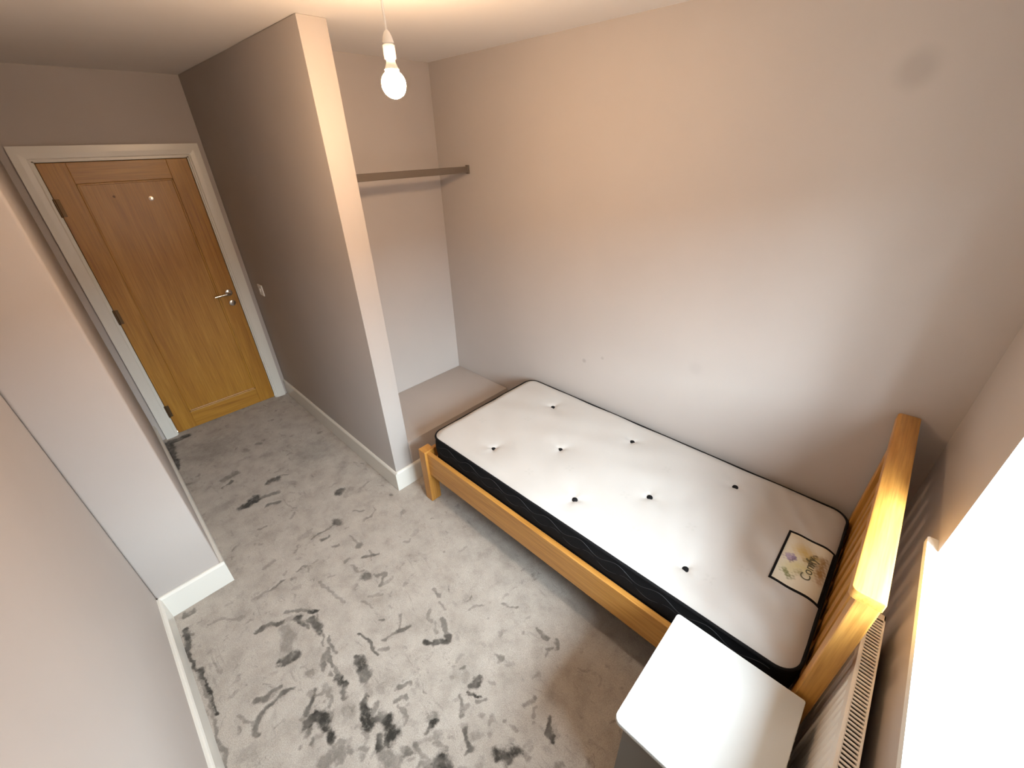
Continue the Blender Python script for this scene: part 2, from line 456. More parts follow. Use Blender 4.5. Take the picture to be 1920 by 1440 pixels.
for pts, wd, dk in (
    ([(660, 350), (750, 310), (890, 275)], [34, 46, 36], .72), ([(890, 270), (1010, 230)], 46, .33), ([(920, 190), (1080, 180)], 14, .5),
    ([(1080, 180), (1150, 185)], 36, .85), ([(1010, 240), (1072, 322)], 36, .78), ([(1090, 240), (1140, 290), (1170, 360)], [50, 62, 55], .85),
    ([(1150, 190), (1165, 250)], 12, .5), ([(1195, 380), (1205, 460)], 22, .6), ([(1250, 380), (1290, 510)], 30, .6),
    ([(1240, 480), (1270, 620)], 22, .65), ([(1230, 540), (1190, 650)], 46, .62), ([(920, 330), (930, 500)], 92, .36),
    ([(870, 590), (1000, 535)], [48, 66], .85), ([(1270, 600), (1330, 700)], 22, .5), ([(1300, 690), (1360, 760)], 46, .82),
    ([(1360, 760), (1360, 870)], 48, .62), ([(1250, 680)], 42, .5), ([(1050, 685), (1110, 680)], 28, .42),
    ([(660, 900), (750, 860), (840, 775)], [40, 62, 30], .6), ([(970, 785), (860, 835), (740, 960), (660, 1080), (650, 1180)], [16, 48, 50, 60, 30], .66),
    ([(1130, 800), (1060, 980)], [46, 56], .72), ([(1060, 1080), (1130, 990), (1190, 1000), (1230, 1100)], [70, 80, 95, 60], .88),
    ([(1050, 1170), (1080, 1100)], 50, .55), ([(1255, 1140), (1250, 1190)], 66, .95), ([(1460, 540), (1490, 600), (1520, 720)], [50, 72, 90], .8),
    ([(1170, 850), (1210, 795)], 18, .5), ([(1210, 800), (1262, 870), (1240, 930)], 10, .4), ([(1520, 890), (1550, 1100)], [64, 84], .9),
    ([(1550, 1060), (1680, 1040)], 84, .72), ([(1690, 1050), (1760, 1150)], [110, 135], .98), ([(1640, 1180), (1640, 1270)], [76, 90], .88),
    ([(1650, 1310), (1760, 1390)], 130, .5), ([(1180, 1350), (1330, 1280)], 110, .48), ([(1340, 1200), (1352, 1262)], 26, .4),
    ([(1480, 360), (1530, 400), (1630, 540)], [18, 14, 14], .72), ([(1640, 262)], 28, .7), ([(1660, 410), (1830, 340)], 15, .48),
    ([(1790, 230), (1800, 320)], 13, .45), ([(1800, 340), (1862, 300)], 42, .65), ([(1800, 785), (1880, 755)], 44, .58),
    ([(1755, 885), (1830, 860)], 28, .5), ([(1790, 920), (1850, 1070)], 24, .42), ([(100, 350), (150, 480)], [30, 56], .78),
    ([(175, 368), (110, 390)], 16, .5), ([(140, 490), (200, 600)], 26, .75), ([(200, 600), (370, 1010)], 14, .85),
    ([(190, 600), (440, 1390)], 10, .45), ([(150, 200)], 42, .5), ([(540, 990), (640, 1060)], 30, .38), ([(600, 1310)], 130, .22),
    ([(1550, 80), (1650, 60)], 16, .3), ([(1500, 120), (1580, 150)], 14, .3), ([(330, 600), (360, 680)], 8, .4), ([(1400, 1000)], 90, .22),
    ([(1860, 1250)], 60, .5), ([(690, 1385)], 30, .4), ([(280, 300), (560, 240)], 6, .3)):
    stroke(*B_, pts, wd, dk)
C_ = (680, 1080, 4.0)
for pts, wd, dk in (
    ([(520, 112), (590, 138)], 25, .5), ([(510, 250), (520, 325)], 14, .4), ([(580, 200), (620, 250)], 15, .4), ([(605, 330), (628, 440)], 40, .52),
    ([(540, 350), (560, 440)], 26, .4), ([(470, 495), (640, 490)], 40, .8), ([(625, 450), (642, 490)], 42, .72), ([(1040, 205), (1150, 250)], 25, .5),
    ([(800, 245), (900, 210)], 8, .35), ([(1040, 420)], 54, .32), ([(1195, 430)], 32, .38), ([(1030, 602)], 62, .6), ([(1320, 390), (1380, 460)], 26, .55),
    ([(1440, 470), (1462, 540)], 26, .5), ([(1390, 540), (1430, 540)], 20, .5), ([(690, 670)], 30, .35), ([(740, 705)], 36, .5), ([(765, 750)], 60, .25),
    ([(815, 805), (880, 800)], 50, .75), ([(875, 775)], 26, .7), ([(790, 862), (890, 890)], 34, .82), ([(850, 932), (930, 922)], 16, .5),
    ([(742, 890), (730, 1040)], [36, 46], .55), ([(775, 980)], 50, .4), ([(285, 822), (365, 800)], 40, .6), ([(240, 920), (320, 910)], 24, .5),
    ([(300, 980), (340, 1110)], 20, .45), ([(490, 1150), (492, 1110), (552, 1105)], 46, .88), ([(522, 1080)], 95, .48), ([(565, 1205)], 75, .42),
    ([(772, 1150), (790, 1260), (812, 1330)], [40, 60, 40], .68), ([(1392, 1080), (1390, 1180), (1420, 1250)], [34, 60, 36], .78),
    ([(1005, 1330), (1160, 1310)], 100, .82), ([(1090, 1390), (1112, 1350)], 80, .7), ([(560, 1390), (610, 1440)], 135, .85), ([(505, 1420)], 100, .6),
    ([(405, 1240), (432, 1340)], 60, .58), ([(340, 1310)], 72, .6), ([(235, 1410)], 120, .5), ([(980, 1060)], 60, .3), ([(965, 1170)], 50, .3),
    ([(560, 1260), (620, 1310)], 8, .4), ([(1270, 1080)], 40, .3), ([(870, 1060)], 40, .35), ([(1250, 1290)], 60, .25), ([(30, 20)], 40, .5), ([(150, 40)], 30, .4)):
    stroke(*C_, pts, wd, dk)
# general trodden look: thin combed lines and soft patches everywhere, also where the photo ends
for _ in range(70):                                    # scattered dabs in the most trodden part of the floor
    u_, v_ = random.uniform(560, 1060), 1440 - abs(random.gauss(0, 95)); a_ = random.uniform(0, 3.1); l_ = random.uniform(2, 14)
    stroke(0, 0, 1.0, [(u_, v_), (u_ + l_ * math.cos(a_), v_ + l_ * math.sin(a_))], random.uniform(5, 15), random.uniform(.15, .5))
for _ in range(45):
    u_, v_ = random.uniform(360, 1020), random.uniform(850, 1300); a_ = random.uniform(-.9, -.3); l_ = random.uniform(4, 22)
    stroke(0, 0, 1.0, [(u_, v_), (u_ + l_ * math.cos(a_), v_ + l_ * math.sin(a_))], random.uniform(2, 7), random.uniform(.12, .32))
near = np.clip((0.75 - X) / 0.3, 0, 1) * (Y > 1.5) * np.clip((vnoise(9, 12, 4) - 0.5) * 6, 0, 1)
mark = np.maximum(mark, near * 0.7); edge = np.maximum(edge, near)
mark = np.clip(1.08 * mark * np.clip(0.55 + 0.9 * gr, 0, 1.1), 0, 1)
Z = (gr - 0.5) * 0.003 - mark * edge * 0.0025 - 0.0005
verts = np.column_stack([X.ravel(), Y.ravel(), Z.ravel()])
idx = np.arange(GX * GY).reshape(GX, GY)
quads = np.column_stack([idx[:-1, :-1].ravel(), idx[1:, :-1].ravel(), idx[1:, 1:].ravel(), idx[:-1, 1:].ravel()])
me = bpy.data.meshes.new('floor')
me.vertices.add(len(verts)); me.vertices.foreach_set('co', verts.ravel())
me.loops.add(quads.size); me.loops.foreach_set('vertex_index', quads.ravel())
me.polygons.add(len(quads)); me.polygons.foreach_set('loop_start', np.arange(0, quads.size, 4))
me.polygons.foreach_set('use_smooth', np.ones(len(quads), bool))
me.update(calc_edges=True)
me.attributes.new('mark', 'FLOAT', 'POINT').data.foreach_set('value', mark.ravel().astype(np.float32))
me.attributes.new('edge', 'FLOAT', 'POINT').data.foreach_set('value', edge.ravel().astype(np.float32))
struct(link('floor', me, 'carpet'), 'light grey pile carpet with dark brushed footmarks')

# ------------------------------------------------------------------ window
win = bpy.data.objects.new('window_1', None); COL.objects.link(win); win.location = (-WD, (WY0 + WY1) / 2, WZ0)
struct(win, 'deep-set white framed window beside the bed head')
fx0, fx1 = -WD - 0.03, -WD + 0.03; ft = 0.042; ym = (WY0 + WY1) / 2
b = B(); b.box(fx0, fx1, WY0, WY0 + ft, WZ0, WZ1, .004); b.box(fx0, fx1, WY1 - ft, WY1, WZ0, WZ1, .004)
b.box(fx0, fx1, WY0, WY1, WZ0, WZ0 + ft, .004); b.box(fx0, fx1, WY0, WY1, WZ1 - ft, WZ1, .004)
b.box(fx0, fx1, ym - .05, ym + .05, WZ0, WZ1, .004)
b.build('window_frame', 'upvc', win)
for y0, y1 in ((WY0 + ft, ym - .05), (ym + .05, WY1 - ft)): B().box(-WD - 0.004, -WD + 0.004, y0, y1, WZ0 + ft, WZ1 - ft).build('pane', 'glass', win)
b = B(); b.box(-WD + 0.03, -WD + 0.045, ym - 0.01, ym + 0.01, WZ0 + 0.012, WZ0 + 0.04, .003); b.box(-WD + 0.045, -WD + 0.057, ym - 0.01, ym + 0.10, WZ0 + 0.018, WZ0 + 0.034, .004)
b.build('window_handle', 'plastic', win)
b = B(); b.prism([(-WD + 0.03, WY0), (0.0, WY0), (0.0, WY0 - .055), (.020, WY0 - .055), (.024, WY0 - .051), (.024, WY1 + .051), (.020, WY1 + .055), (0.0, WY1 + .055), (0.0, WY1), (-WD + 0.03, WY1)], 2, 0.968, 0.992)
b.build('window_sill', 'sill', win)

# ------------------------------------------------------------------ door
dr = bpy.data.objects.new('door_1', None); COL.objects.link(dr); dr.location = (XD, 1.565, 0)
struct(dr, 'honey oak panelled door in a white frame')
D0, D1, DT = 1.184, 1.946, 1.981
b = B()  # lining
b.box(XD - 0.001, XD + 0.06, 1.168, 1.181, 0, 1.998); b.box(XD - 0.001, XD + 0.06, 1.949, 1.962, 0, 1.998); b.box(XD - 0.001, XD + 0.06, 1.168, 1.962, 1.985, 1.998)
b.build('door_lining', 'gloss_white', dr)




b = B()
A0, A1, AI0, AI1, AZ, AZI = 1.094, 2.034, 1.173, 1.957, 2.070, 1.991
pr = [(-.014, 0), (-.014, .12), (-.018, .2), (-.020, .55), (-.020, 1.0), (0, 1.0), (0, 0)]
bb = bmesh.new()
loops = []
for (t, e) in pr:                                     # mitred architrave: jamb, head, jamb
    yl = AI0 + (A0 - AI0) * e; yr = AI1 + (A1 - AI1) * e; zt = AZI + (AZ - AZI) * e
    loops.append([bb.verts.new((XD + t, yl, 0)), bb.verts.new((XD + t, yl, zt)), bb.verts.new((XD + t, yr, zt)), bb.verts.new((XD + t, yr, 0))])
n = len(loops)
for i in range(n):
    for k in range(3): bb.faces.new((loops[i][k], loops[(i + 1) % n][k], loops[(i + 1) % n][k + 1], loops[i][k + 1]))
bb.faces.new([l[0] for l in loops]); bb.faces.new([l[3] for l in loops][::-1])
bmesh.ops.recalc_face_normals(bb, faces=bb.faces[:]); b.add(bb); b.build('architrave', 'gloss_white', dr)

LX0, LX1 = XD + 0.004, XD + 0.048
P0, P1, PZ0, PZ1 = 1.307, 1.815, 0.150, 1.862
lf = B().box(LX0 + 0.010, LX1, P0 - 0.01, P1 + 0.01, PZ0 - 0.01, PZ1 + 0.01).build('door_panel', 'door_oak_z', dr)
B().box(LX0, LX1, D0, P0, 0.008, DT, .002).build('door_stile', 'door_oak_z', dr)
B().box(LX0, LX1, P1, D1, 0.008, DT, .002).build('door_stile', 'door_oak_z', dr)
B().box(LX0, LX1, P0, P1, PZ1, DT, .002).build('door_rail', 'door_oak_y', dr)
B().box(LX0, LX1, P0, P1, 0.008, PZ0, .002).build('door_rail', 'door_oak_y', dr)
b = B()   # slim bead round the panel
b.box(LX0 + .003, LX0 + .012, P0, P0 + .012, PZ0, PZ1, .003); b.box(LX0 + .003, LX0 + .012, P1 - .012, P1, PZ0, PZ1, .003)
b.box(LX0 + .003, LX0 + .012, P0, P1, PZ0, PZ0 + .012, .003); b.box(LX0 + .003, LX0 + .012, P0, P1, PZ1 - .012, PZ1, .003)
b.build('panel_bead', 'door_oak_z', dr)
hz, hy = 1.025, 1.236
hd = B().lathe([(0.0, 0), (.026, 0), (.026, .006), (.022, .009), (.0, .009)], (LX0, hy, hz), 0, 24, -1).build('door_handle', 'metal', dr, True)
b = B(); b.tube([(LX0 - .009, hy, hz), (LX0 - .045, hy, hz), (LX0 - .052, hy + .008, hz), (LX0 - .053, hy + .03, hz), (LX0 - .050, hy + .11, hz - .004)], .009, 12)
b.build('lever', 'metal', hd, True)
lk = B().lathe([(0.0, 0), (.024, 0), (.024, .006), (.02, .009), (.0, .009)], (LX0, hy, hz - .085), 0, 24, -1).build('lock_rosette', 'metal', dr, True)
B().box(LX0 - .026, LX0 - .008, hy - .005, hy + .005, hz - .100, hz - .070, .003).build('thumb_turn', 'metal', lk)
for hz_ in (1.735, 1.02, 0.22):
    b = B(); b.box(XD - .004, LX0 + .001, D1 - .022, D1 + .004, hz_ - .05, hz_ + .05, .001)
    b.tube([(XD - .006, D1 + .002, hz_ - .052), (XD - .006, D1 + .002, hz_ + .052)], .006, 10)
    b.build('hinge', 'hinge', dr)
PX = LX0 + 0.010
b = B(); b.lathe([(0, 0), (.014, 0), (.014, .004), (0.004, .006), (.004, .03), (.011, .034), (.011, .04), (0, .042)], (PX, 1.472, 1.748), 0, 16, -1)
b.build('coat_hook', 'metal', dr, True)
B().lathe([(0, 0), (.007, 0), (.006, .003), (0, .003)], (PX, 1.661, 1.776), 0, 12, -1).build('screw_cap', 'hinge', dr, True)

# ------------------------------------------------------------------ bed
bed = thing('single_bed', (1.1, 0.5, 0), 'honey oak single bed frame with slatted headboard against the taupe wall', 'bed')
BY0, BY1 = 0.024, 0.982
HX0, HX1 = 0.094, 0.145



for (y0, y1) in ((BY1 - .056, BY1), (BY0, BY0 + .056)):
    B().box(HX0, HX1, y0, y1, 0, 1.040, .004).build('headboard_post', 'oak_z', bed)
cap = bmesh.new()                                     # top rail with rounded plan corners
pts = []
cx0, cx1, cy0, cy1, r = 0.098, 0.166, 0.010, 1.012, 0.016
for (qx, qy, a0) in ((cx1 - r, cy1 - r, 0), (cx0 + .004, cy1 - .004, 90), (cx0 + .004, cy0 + .004, 180), (cx1 - r, cy0 + r, 270)):
    rr = r if qx > .13 else .004
    for k in range(6):
        t = math.radians(a0 + 18 * k); pts.append((qx + rr * math.cos(t), qy + rr * math.sin(t)))
fv = [cap.verts.new((x, y, 1.038)) for x, y in pts]; f = cap.faces.new(fv)
ex = bmesh.ops.extrude_face_region(cap, geom=[f]); bmesh.ops.translate(cap, verts=[v for v in ex['geom'] if isinstance(v, bmesh.types.BMVert)], vec=(0, 0, 0.028))
bmesh.ops.recalc_face_normals(cap, faces=cap.faces[:])
te = [e for e in cap.edges if all(abs(v.co.z - 1.066) < 1e-5 for v in e.verts)]
bmesh.ops.bevel(cap, geom=te, offset=.004, segments=2, profile=.5, affect='EDGES')
B().add(cap).build('headboard_cap', 'oak_y', bed, True)
B().box(HX0 + .010, HX1 - .010, BY0 + .056, BY1 - .056, 0.975, 1.038, .002).build('headboard_top_rail', 'oak_y', bed)
B().box(HX0 + .010, HX1 - .010, BY0 + .056, BY1 - .056, 0.34, 0.44, .002).build('headboard_bottom_rail', 'oak_y', bed)
ns = 8; span = (BY1 - BY0 - .112) / ns
for i in range(ns):
    yc = BY0 + .056 + span * (i + .5)
    B().box(HX0 + .016, HX1 - .016, yc - .030, yc + .030, 0.44, 0.976, .002).build('headboard_slat', 'oak_z', bed)
for y0, y1 in ((0.940, 0.966), (0.036, 0.062)):
    B().box(HX1, 2.078, y0 - .0 if y0 > .5 else BY0 + .012, y1 if y0 > .5 else BY0 + .038 - .012, 0.222, 0.392, .003).build('side_rail', 'oak_x', bed)
for y0, y1 in ((0.908, BY1), (BY0, BY0 + .074)):
    B().box(2.076, 2.142, y0, y1, 0, 0.402, .004).build('leg', 'oak_z', bed)
B().box(2.090, 2.116, BY0 + .074, 0.908, 0.222, 0.392, .003).build('foot_rail', 'oak_y', bed)
for i in range(13):
    x = .20 + i * .148
    B().box(x, x + .07, .050, .940, .345, .363).build('bed_slat', 'oak_y', bed)

# ------------------------------------------------------------------ mattress
MX0, MX1, MY0, MY1, MZ0, MZ1 = 0.148, 2.050, 0.034, 0.934, 0.364, 0.545
mt = thing('mattress', ((MX0 + MX1) / 2, (MY0 + MY1) / 2, MZ0), 'cream tufted single mattress with black side border lying on the oak bed', 'mattress')
R_ = 0.070


def outline(inset=0.0, n=10, dens=0.02):
    x0, x1, y0, y1, r = MX0 + inset, MX1 - inset, MY0 + inset, MY1 - inset, max(R_ - inset, .005)
    P = []
    for (qx, qy, a0) in ((x1 - r, y1 - r, 0), (x0 + r, y1 - r, 90), (x0 + r, y0 + r, 180), (x1 - r, y0 + r, 270)):
        for k in range(n + 1):
            t = math.radians(a0 + 90 * k / n); P.append((qx + r * math.cos(t), qy + r * math.sin(t)))
    Q = []
    for i in range(len(P)):
        a, c = P[i], P[(i + 1) % len(P)]; L = math.dist(a, c); m_ = max(1, int(L / dens))
        for k in range(m_): Q.append((a[0] + (c[0] - a[0]) * k / m_, a[1] + (c[1] - a[1]) * k / m_))
    return Q


TUFTS = [at(u, v, 2, MZ1)[:2] for u, v in ((1037, 760), (925, 838), (1051, 839), (1186, 825), (1078, 934), (1219, 929), (1380, 910), (1287, 1063))]
MOTIFS = [at(u, v, 2, MZ1)[:2] for u, v in ((1190, 995), (1296, 988), (1172, 927), (1068, 878), (992, 884), (1330, 1085), (990, 785), (905, 788), (1395, 1070), (1130, 1040), (1250, 880))]


def sd_round(x, y):
    cx, cy = (MX0 + MX1) / 2, (MY0 + MY1) / 2; hx, hy = (MX1 - MX0) / 2 - R_, (MY1 - MY0) / 2 - R_
    qx, qy = np.abs(x - cx) - hx, np.abs(y - cy) - hy
    return np.hypot(np.maximum(qx, 0), np.maximum(qy, 0)) + np.minimum(np.maximum(qx, qy), 0) - R_


def top_height(x, y):
    d = -sd_round(x, y)
    z = MZ1 - 0.020 * np.clip(1 - d / 0.055, 0, 1) ** 2.2
    for i, (tx, ty) in enumerate(TUFTS):
        dd = np.hypot(x - tx, y - ty); ang = np.arctan2(y - ty, x - tx)
        z = z - 0.009 * np.exp(-(dd / 0.022) ** 2) - 0.007 * np.exp(-(dd / 0.085) ** 2) * (1 + .35 * np.sin(3 * ang + i))
    # slack creases across the ticking towards the pillow end
    k = np.clip((0.95 - x) / 0.6, 0, 1)
    z = z + 0.0018 * k * np.sin((x * 1.3 + (y - .5) * .55) * 46 + 1.5 * np.sin(y * 6)) * np.clip(d / .12, 0, 1)
    z = z + 0.0022 * np.sin(x * 17 + 2 * np.sin(y * 9)) * np.sin(y * 14 + x * 3)
    return z


NX, NY = 300, 146
uu, vv = np.meshgrid(np.linspace(-1, 1, NX), np.linspace(-1, 1, NY), indexing='ij')
x = (MX0 + MX1) / 2 + uu * (MX1 - MX0) / 2; y = (MY0 + MY1) / 2 + vv * (MY1 - MY0) / 2
sd = sd_round(x, y)
for _ in range(6):                                    # pull grid corners in to the rounded outline
    e = 1e-4; gx = (sd_round(x + e, y) - sd_round(x - e, y)) / (2 * e); gy = (sd_round(x, y + e) - sd_round(x, y - e)) / (2 * e)
    sd = sd_round(x, y); out_ = np.maximum(sd, 0); x = x - gx * out_; y = y - gy * out_
z = top_height(x, y)
mo = np.zeros_like(x)
for i, (tx, ty) in enumerate(MOTIFS):
    for px_ in (-1, 1):
        for py_ in (-1, 1):
            dx, dy = x - tx - px_ * .011, y - ty - py_ * .011
            mo = np.maximum(mo, 0.30 * np.exp(-(((dx * px_ + dy * py_) / .011) ** 2 + ((dx * py_ - dy * px_) / .0055) ** 2)))
ol = off(mt)
V = np.column_stack([x.ravel() - ol.x, y.ravel() - ol.y, z.ravel() - ol.z])
idx = np.arange(NX * NY).reshape(NX, NY)
Q = np.column_stack([idx[:-1, :-1].ravel(), idx[1:, :-1].ravel(), idx[1:, 1:].ravel(), idx[:-1, 1:].ravel()])
me = bpy.data.meshes.new('top_panel'); me.vertices.add(len(V)); me.vertices.foreach_set('co', V.ravel())
me.loops.add(Q.size); me.loops.foreach_set('vertex_index', Q.ravel()); me.polygons.add(len(Q))
me.polygons.foreach_set('loop_start', np.arange(0, Q.size, 4)); me.polygons.foreach_set('use_smooth', np.ones(len(Q), bool))
me.update(calc_edges=True); me.validate()
if len(me.vertices) == len(V):
    me.attributes.new('motif', 'FLOAT', 'POINT').data.foreach_set('value', mo.ravel().astype(np.float32))
link('top_panel', me, 'ticking', mt)
# border
bb = bmesh.new(); rings = []
for (ins, zz) in ((0.012, MZ0), (0.002, MZ0 + .012), (-0.004, MZ0 + .05), (-0.006, MZ0 + .09), (-0.004, MZ1 - .055), (0.0, MZ1 - .022)):
    rings.append([bb.verts.new((p[0], p[1], zz)) for p in outline(0)])
    cxm, cym = (MX0 + MX1) / 2, (MY0 + MY1) / 2
    for v_, p in zip(rings[-1], outline(0)):
        dx_, dy_ = p[0] - cxm, p[1] - cym
        v_.co.x = cxm + dx_ * (1 - ins / ((MX1 - MX0) / 2)); v_.co.y = cym + dy_ * (1 - ins / ((MY1 - MY0) / 2))
for a_, c_ in zip(rings[:-1], rings[1:]):
    for i in range(len(a_)): bb.faces.new((a_[i], a_[(i + 1) % len(a_)], c_[(i + 1) % len(a_)], c_[i]))
bb.faces.new(rings[0][::-1])
bmesh.ops.recalc_face_normals(bb, faces=bb.faces[:])
B().add(bb).build('side_border', 'black_fabric', mt, True)
B().tube([(p[0], p[1], MZ1 - .020) for p in outline(0)], .0065, 8, True).build('piping', 'black_fabric', mt, True)
B().tube([(p[0], p[1], MZ0 + .012) for p in outline(0.002)], .006, 8, True).build('piping', 'black_fabric', mt, True)
for zc, ph in ((MZ0 + .125, 0.0), (MZ0 + .085, 1.6)):
    P = [(xx, MY1 + .0045, zc + .016 * math.sin(xx * 34 + ph)) for xx in np.linspace(MX0 + .07, MX1 - .07, 180)]
    B().tube(P, .0016, 5).build('quilting_stitch', 'stitch', mt)
for (tx, ty) in TUFTS:
    tz = float(top_height(np.array([tx]), np.array([ty]))[0])
    B().lathe([(.0135, -.004), (.0145, .001), (.012, .0055), (.006, .0075), (0, .008)], (tx, ty, tz), 2, 14).build('tuft', 'black_fabric', mt, True)
B().box(MX1 + .002, MX1 + .006, MY1 - .10, MY1 - .075, MZ0 + .05, MZ0 + .085, .0008).build('care_tag', 'plastic', mt)

# label sewn on the ticking near the headboard
LX0_, LX1_, LY0_, LY1_ = 0.160, 0.314, 0.334, 0.616
gx, gy = np.meshgrid(np.linspace(LX0_, LX1_, 66), np.linspace(LY0_, LY1_, 118), indexing='ij')
gz = top_height(gx, gy) + 0.0022
col = np.zeros(gx.shape + (3,)); col[:] = (0.66, 0.63, 0.53)
nzx = 0.004 * np.sin(gx * 310 + gy * 190) + 0.003 * np.sin(gy * 430 - gx * 120)


def blob(pts, rpx, c, soft, k):
    F = [at(u, v, 2, MZ1)[:2] for u, v in pts]
    if len(F) == 1: F = F * 2
    (ax, ay), (bx, by) = F[0], F[1]; L = (bx - ax) ** 2 + (by - ay) ** 2 + 1e-9
    t = np.clip(((gx + nzx - ax) * (bx - ax) + (gy - ay) * (by - ay)) / L, 0, 1)
    d = np.hypot(gx + nzx - ax - t * (bx - ax), gy + nzx - ay - t * (by - ay)); r = rpx * 0.0019
    f = np.clip((r * (1 + soft) - d) / (r * 2 * soft), 0, 1)[..., None] * k
    col[:] = col * (1 - f) + np.array(c) * f


blob([(1505, 1035), (1520, 1048)], 13, (0.60, 0.46, 0.14), .9, .8)
blob([(1496, 1062), (1512, 1070)], 13, (0.56, 0.50, 0.20), .9, .7)
blob([(1478, 1066)], 12, (0.56, 0.54, 0.28), .9, .6)
blob([(1512, 1053), (1530, 1048)], 5, (0.30, 0.22, 0.06), .8, .8)
blob([(1498, 1075)], 6, (0.22, 0.19, 0.06), .9, .7)
blob([(1470, 1068), (1481, 1082)], 5, (0.12, 0.14, 0.03), .7, .85)
blob([(1545, 1052), (1536, 1078)], 7, (0.24, 0.13, 0.02), .8, .85)
blob([(1540, 1075), (1536, 1092)], 6, (0.30, 0.16, 0.05), .9, .7)
blob([(1523, 1060)], 6, (0.045, 0.025, 0.012), .6, .95)
blob([(1519, 1052), (1528, 1044)], 3.5, (0.10, 0.07, 0.03), .7, .8)
blob([(1482, 1044)], 10, (0.26, 0.20, 0.34), .35, .95)
blob([(1478, 1040), (1484, 1046)], 4, (0.46, 0.40, 0.52), .8, .7)
blob([(1490, 1046), (1484, 1052)], 3, (0.10, 0.06, 0.15), .8, .8)
V = np.column_stack([gx.ravel() - ol.x, gy.ravel() - ol.y, gz.ravel() - ol.z]); idx = np.arange(gx.size).reshape(gx.shape)
Q = np.column_stack([idx[:-1, :-1].ravel(), idx[1:, :-1].ravel(), idx[1:, 1:].ravel(), idx[:-1, 1:].ravel()])
me = bpy.data.meshes.new('brand_label'); me.from_pydata(V.tolist(), [], Q.tolist())
ca = me.color_attributes.new('print', 'FLOAT_COLOR', 'POINT')
ca.data.foreach_set('color', np.column_stack([col.reshape(-1, 3), np.ones(gx.size)]).ravel().astype(np.float32))
lab = link('woven_label', me, 'label', mt, True); lab['label'] = 'printed floral label with a black border'


def strip(b, x0, x1, y0, y1, n=20):
    bb = bmesh.new(); vs = []
    for i in range(n + 1):
        t = i / n
        if (x1 - x0) > (y1 - y0): p = [(x0 + (x1 - x0) * t, y0), (x0 + (x1 - x0) * t, y1)]
        else: p = [(x1, y0 + (y1 - y0) * t), (x0, y0 + (y1 - y0) * t)]
        row = []
        for q in p:
            zz = float(top_height(np.array([q[0]]), np.array([q[1]]))[0])
            row.append((bb.verts.new((q[0], q[1], zz + .0045)), bb.verts.new((q[0], q[1], zz + .0005))))
        vs.append(row)
    for i in range(n):
        a, c = vs[i], vs[i + 1]
        bb.faces.new((a[0][0], c[0][0], c[1][0], a[1][0])); bb.faces.new((a[0][1], a[0][0], a[1][0], a[1][1])) if i == 0 else None
        bb.faces.new((a[0][0], a[0][1], c[0][1], c[0][0])); bb.faces.new((a[1][1], a[1][0], c[1][0], c[1][1]))
    bmesh.ops.recalc_face_normals(bb, faces=bb.faces[:]); b.add(bb)


b = B(); e = .0085
strip(b, LX0_ - e, LX1_ + e, LY0_ - e, LY0_); strip(b, LX0_ - e, LX1_ + e, LY1_, LY1_ + e)
strip(b, LX0_ - e, LX0_, LY0_, LY1_); strip(b, LX1_, LX1_ + e, LY0_, LY1_)
b.build('label_border', 'black_fabric', lab)
fc = bpy.data.curves.new('label_text', 'FONT'); fc.body = 'Comfy'; fc.size = .048; fc.extrude = .0004; fc.space_character = 1.05
fo = bpy.data.objects.new('label_text', fc); COL.objects.link(fo)
dg = bpy.context.evaluated_depsgraph_get(); tm = bpy.data.meshes.new_from_object(fo.evaluated_get(dg)); bpy.data.objects.remove(fo)
tm.name = 'label_text'
p0 = at(1516, 1094, 2, MZ1)
for v_ in tm.vertices:                                 # text runs towards the wall, tops towards the bed foot
    tx, ty = v_.co.x, v_.co.y; wxp, wyp = p0[0] + ty, p0[1] - tx
    v_.co = (wxp - ol.x, wyp - ol.y, float(top_height(np.array([wxp]), np.array([wyp]))[0]) + .0032 + v_.co.z - ol.z)
tm.materials.clear(); link('label_text', tm, 'ink', lab)

# ------------------------------------------------------------------ bedside unit
NX0, NX1, NY0, NY1, NZ = 0.117, 0.510, 1.000, 1.424, 0.560
nsd = thing('bedside_cabinet', ((NX0 + NX1) / 2, (NY0 + NY1) / 2, 0), 'small grey bedside cabinet with a white top between bed and radiator', 'cabinet')
bb = bmesh.new(); pts = []
for (qx, qy, a0, r) in ((NX1 - .022, NY1 - .022, 0, .022), (NX0 + .006, NY1 - .006, 90, .006), (NX0 + .006, NY0 + .006, 180, .006), (NX1 - .012, NY0 + .012, 270, .012)):
    for k in range(7):
        t = math.radians(a0 + 15 * k); pts.append((qx + r * math.cos(t), qy + r * math.sin(t)))
f = bb.faces.new([bb.verts.new((x_, y_, NZ - .020)) for x_, y_ in pts])
ex = bmesh.ops.extrude_face_region(bb, geom=[f]); bmesh.ops.translate(bb, verts=[v for v in ex['geom'] if isinstance(v, bmesh.types.BMVert)], vec=(0, 0, .020))
bmesh.ops.recalc_face_normals(bb, faces=bb.faces[:])
te = [e_ for e_ in bb.edges if abs(e_.verts[0].co.z - e_.verts[1].co.z) < 1e-5]
bmesh.ops.bevel(bb, geom=te, offset=.003, segments=2, profile=.5, affect='EDGES')
B().add(bb).build('cabinet_top', 'unit_white', nsd, True)
bx0, bx1, by0, by1 = NX0 + .006, NX1 - .030, NY0 + .012, NY1 - .014
b = B(); b.box(bx0, bx1, by0, by0 + .016, .0, NZ - .020, .001); b.box(bx0, bx1, by1 - .016, by1, .0, NZ - .020, .001)
b.box(bx0, bx0 + .008, by0 + .016, by1 - .016, .05, NZ - .020); b.box(bx0, bx1, by0 + .016, by1 - .016, .05, .066); b.box(bx1 - .03, bx1 - .016, by0 + .016, by1 - .016, 0, .05)
b.build('cabinet_body', 'unit_grey', nsd)
dh = (NZ - .020 - .066) / 3
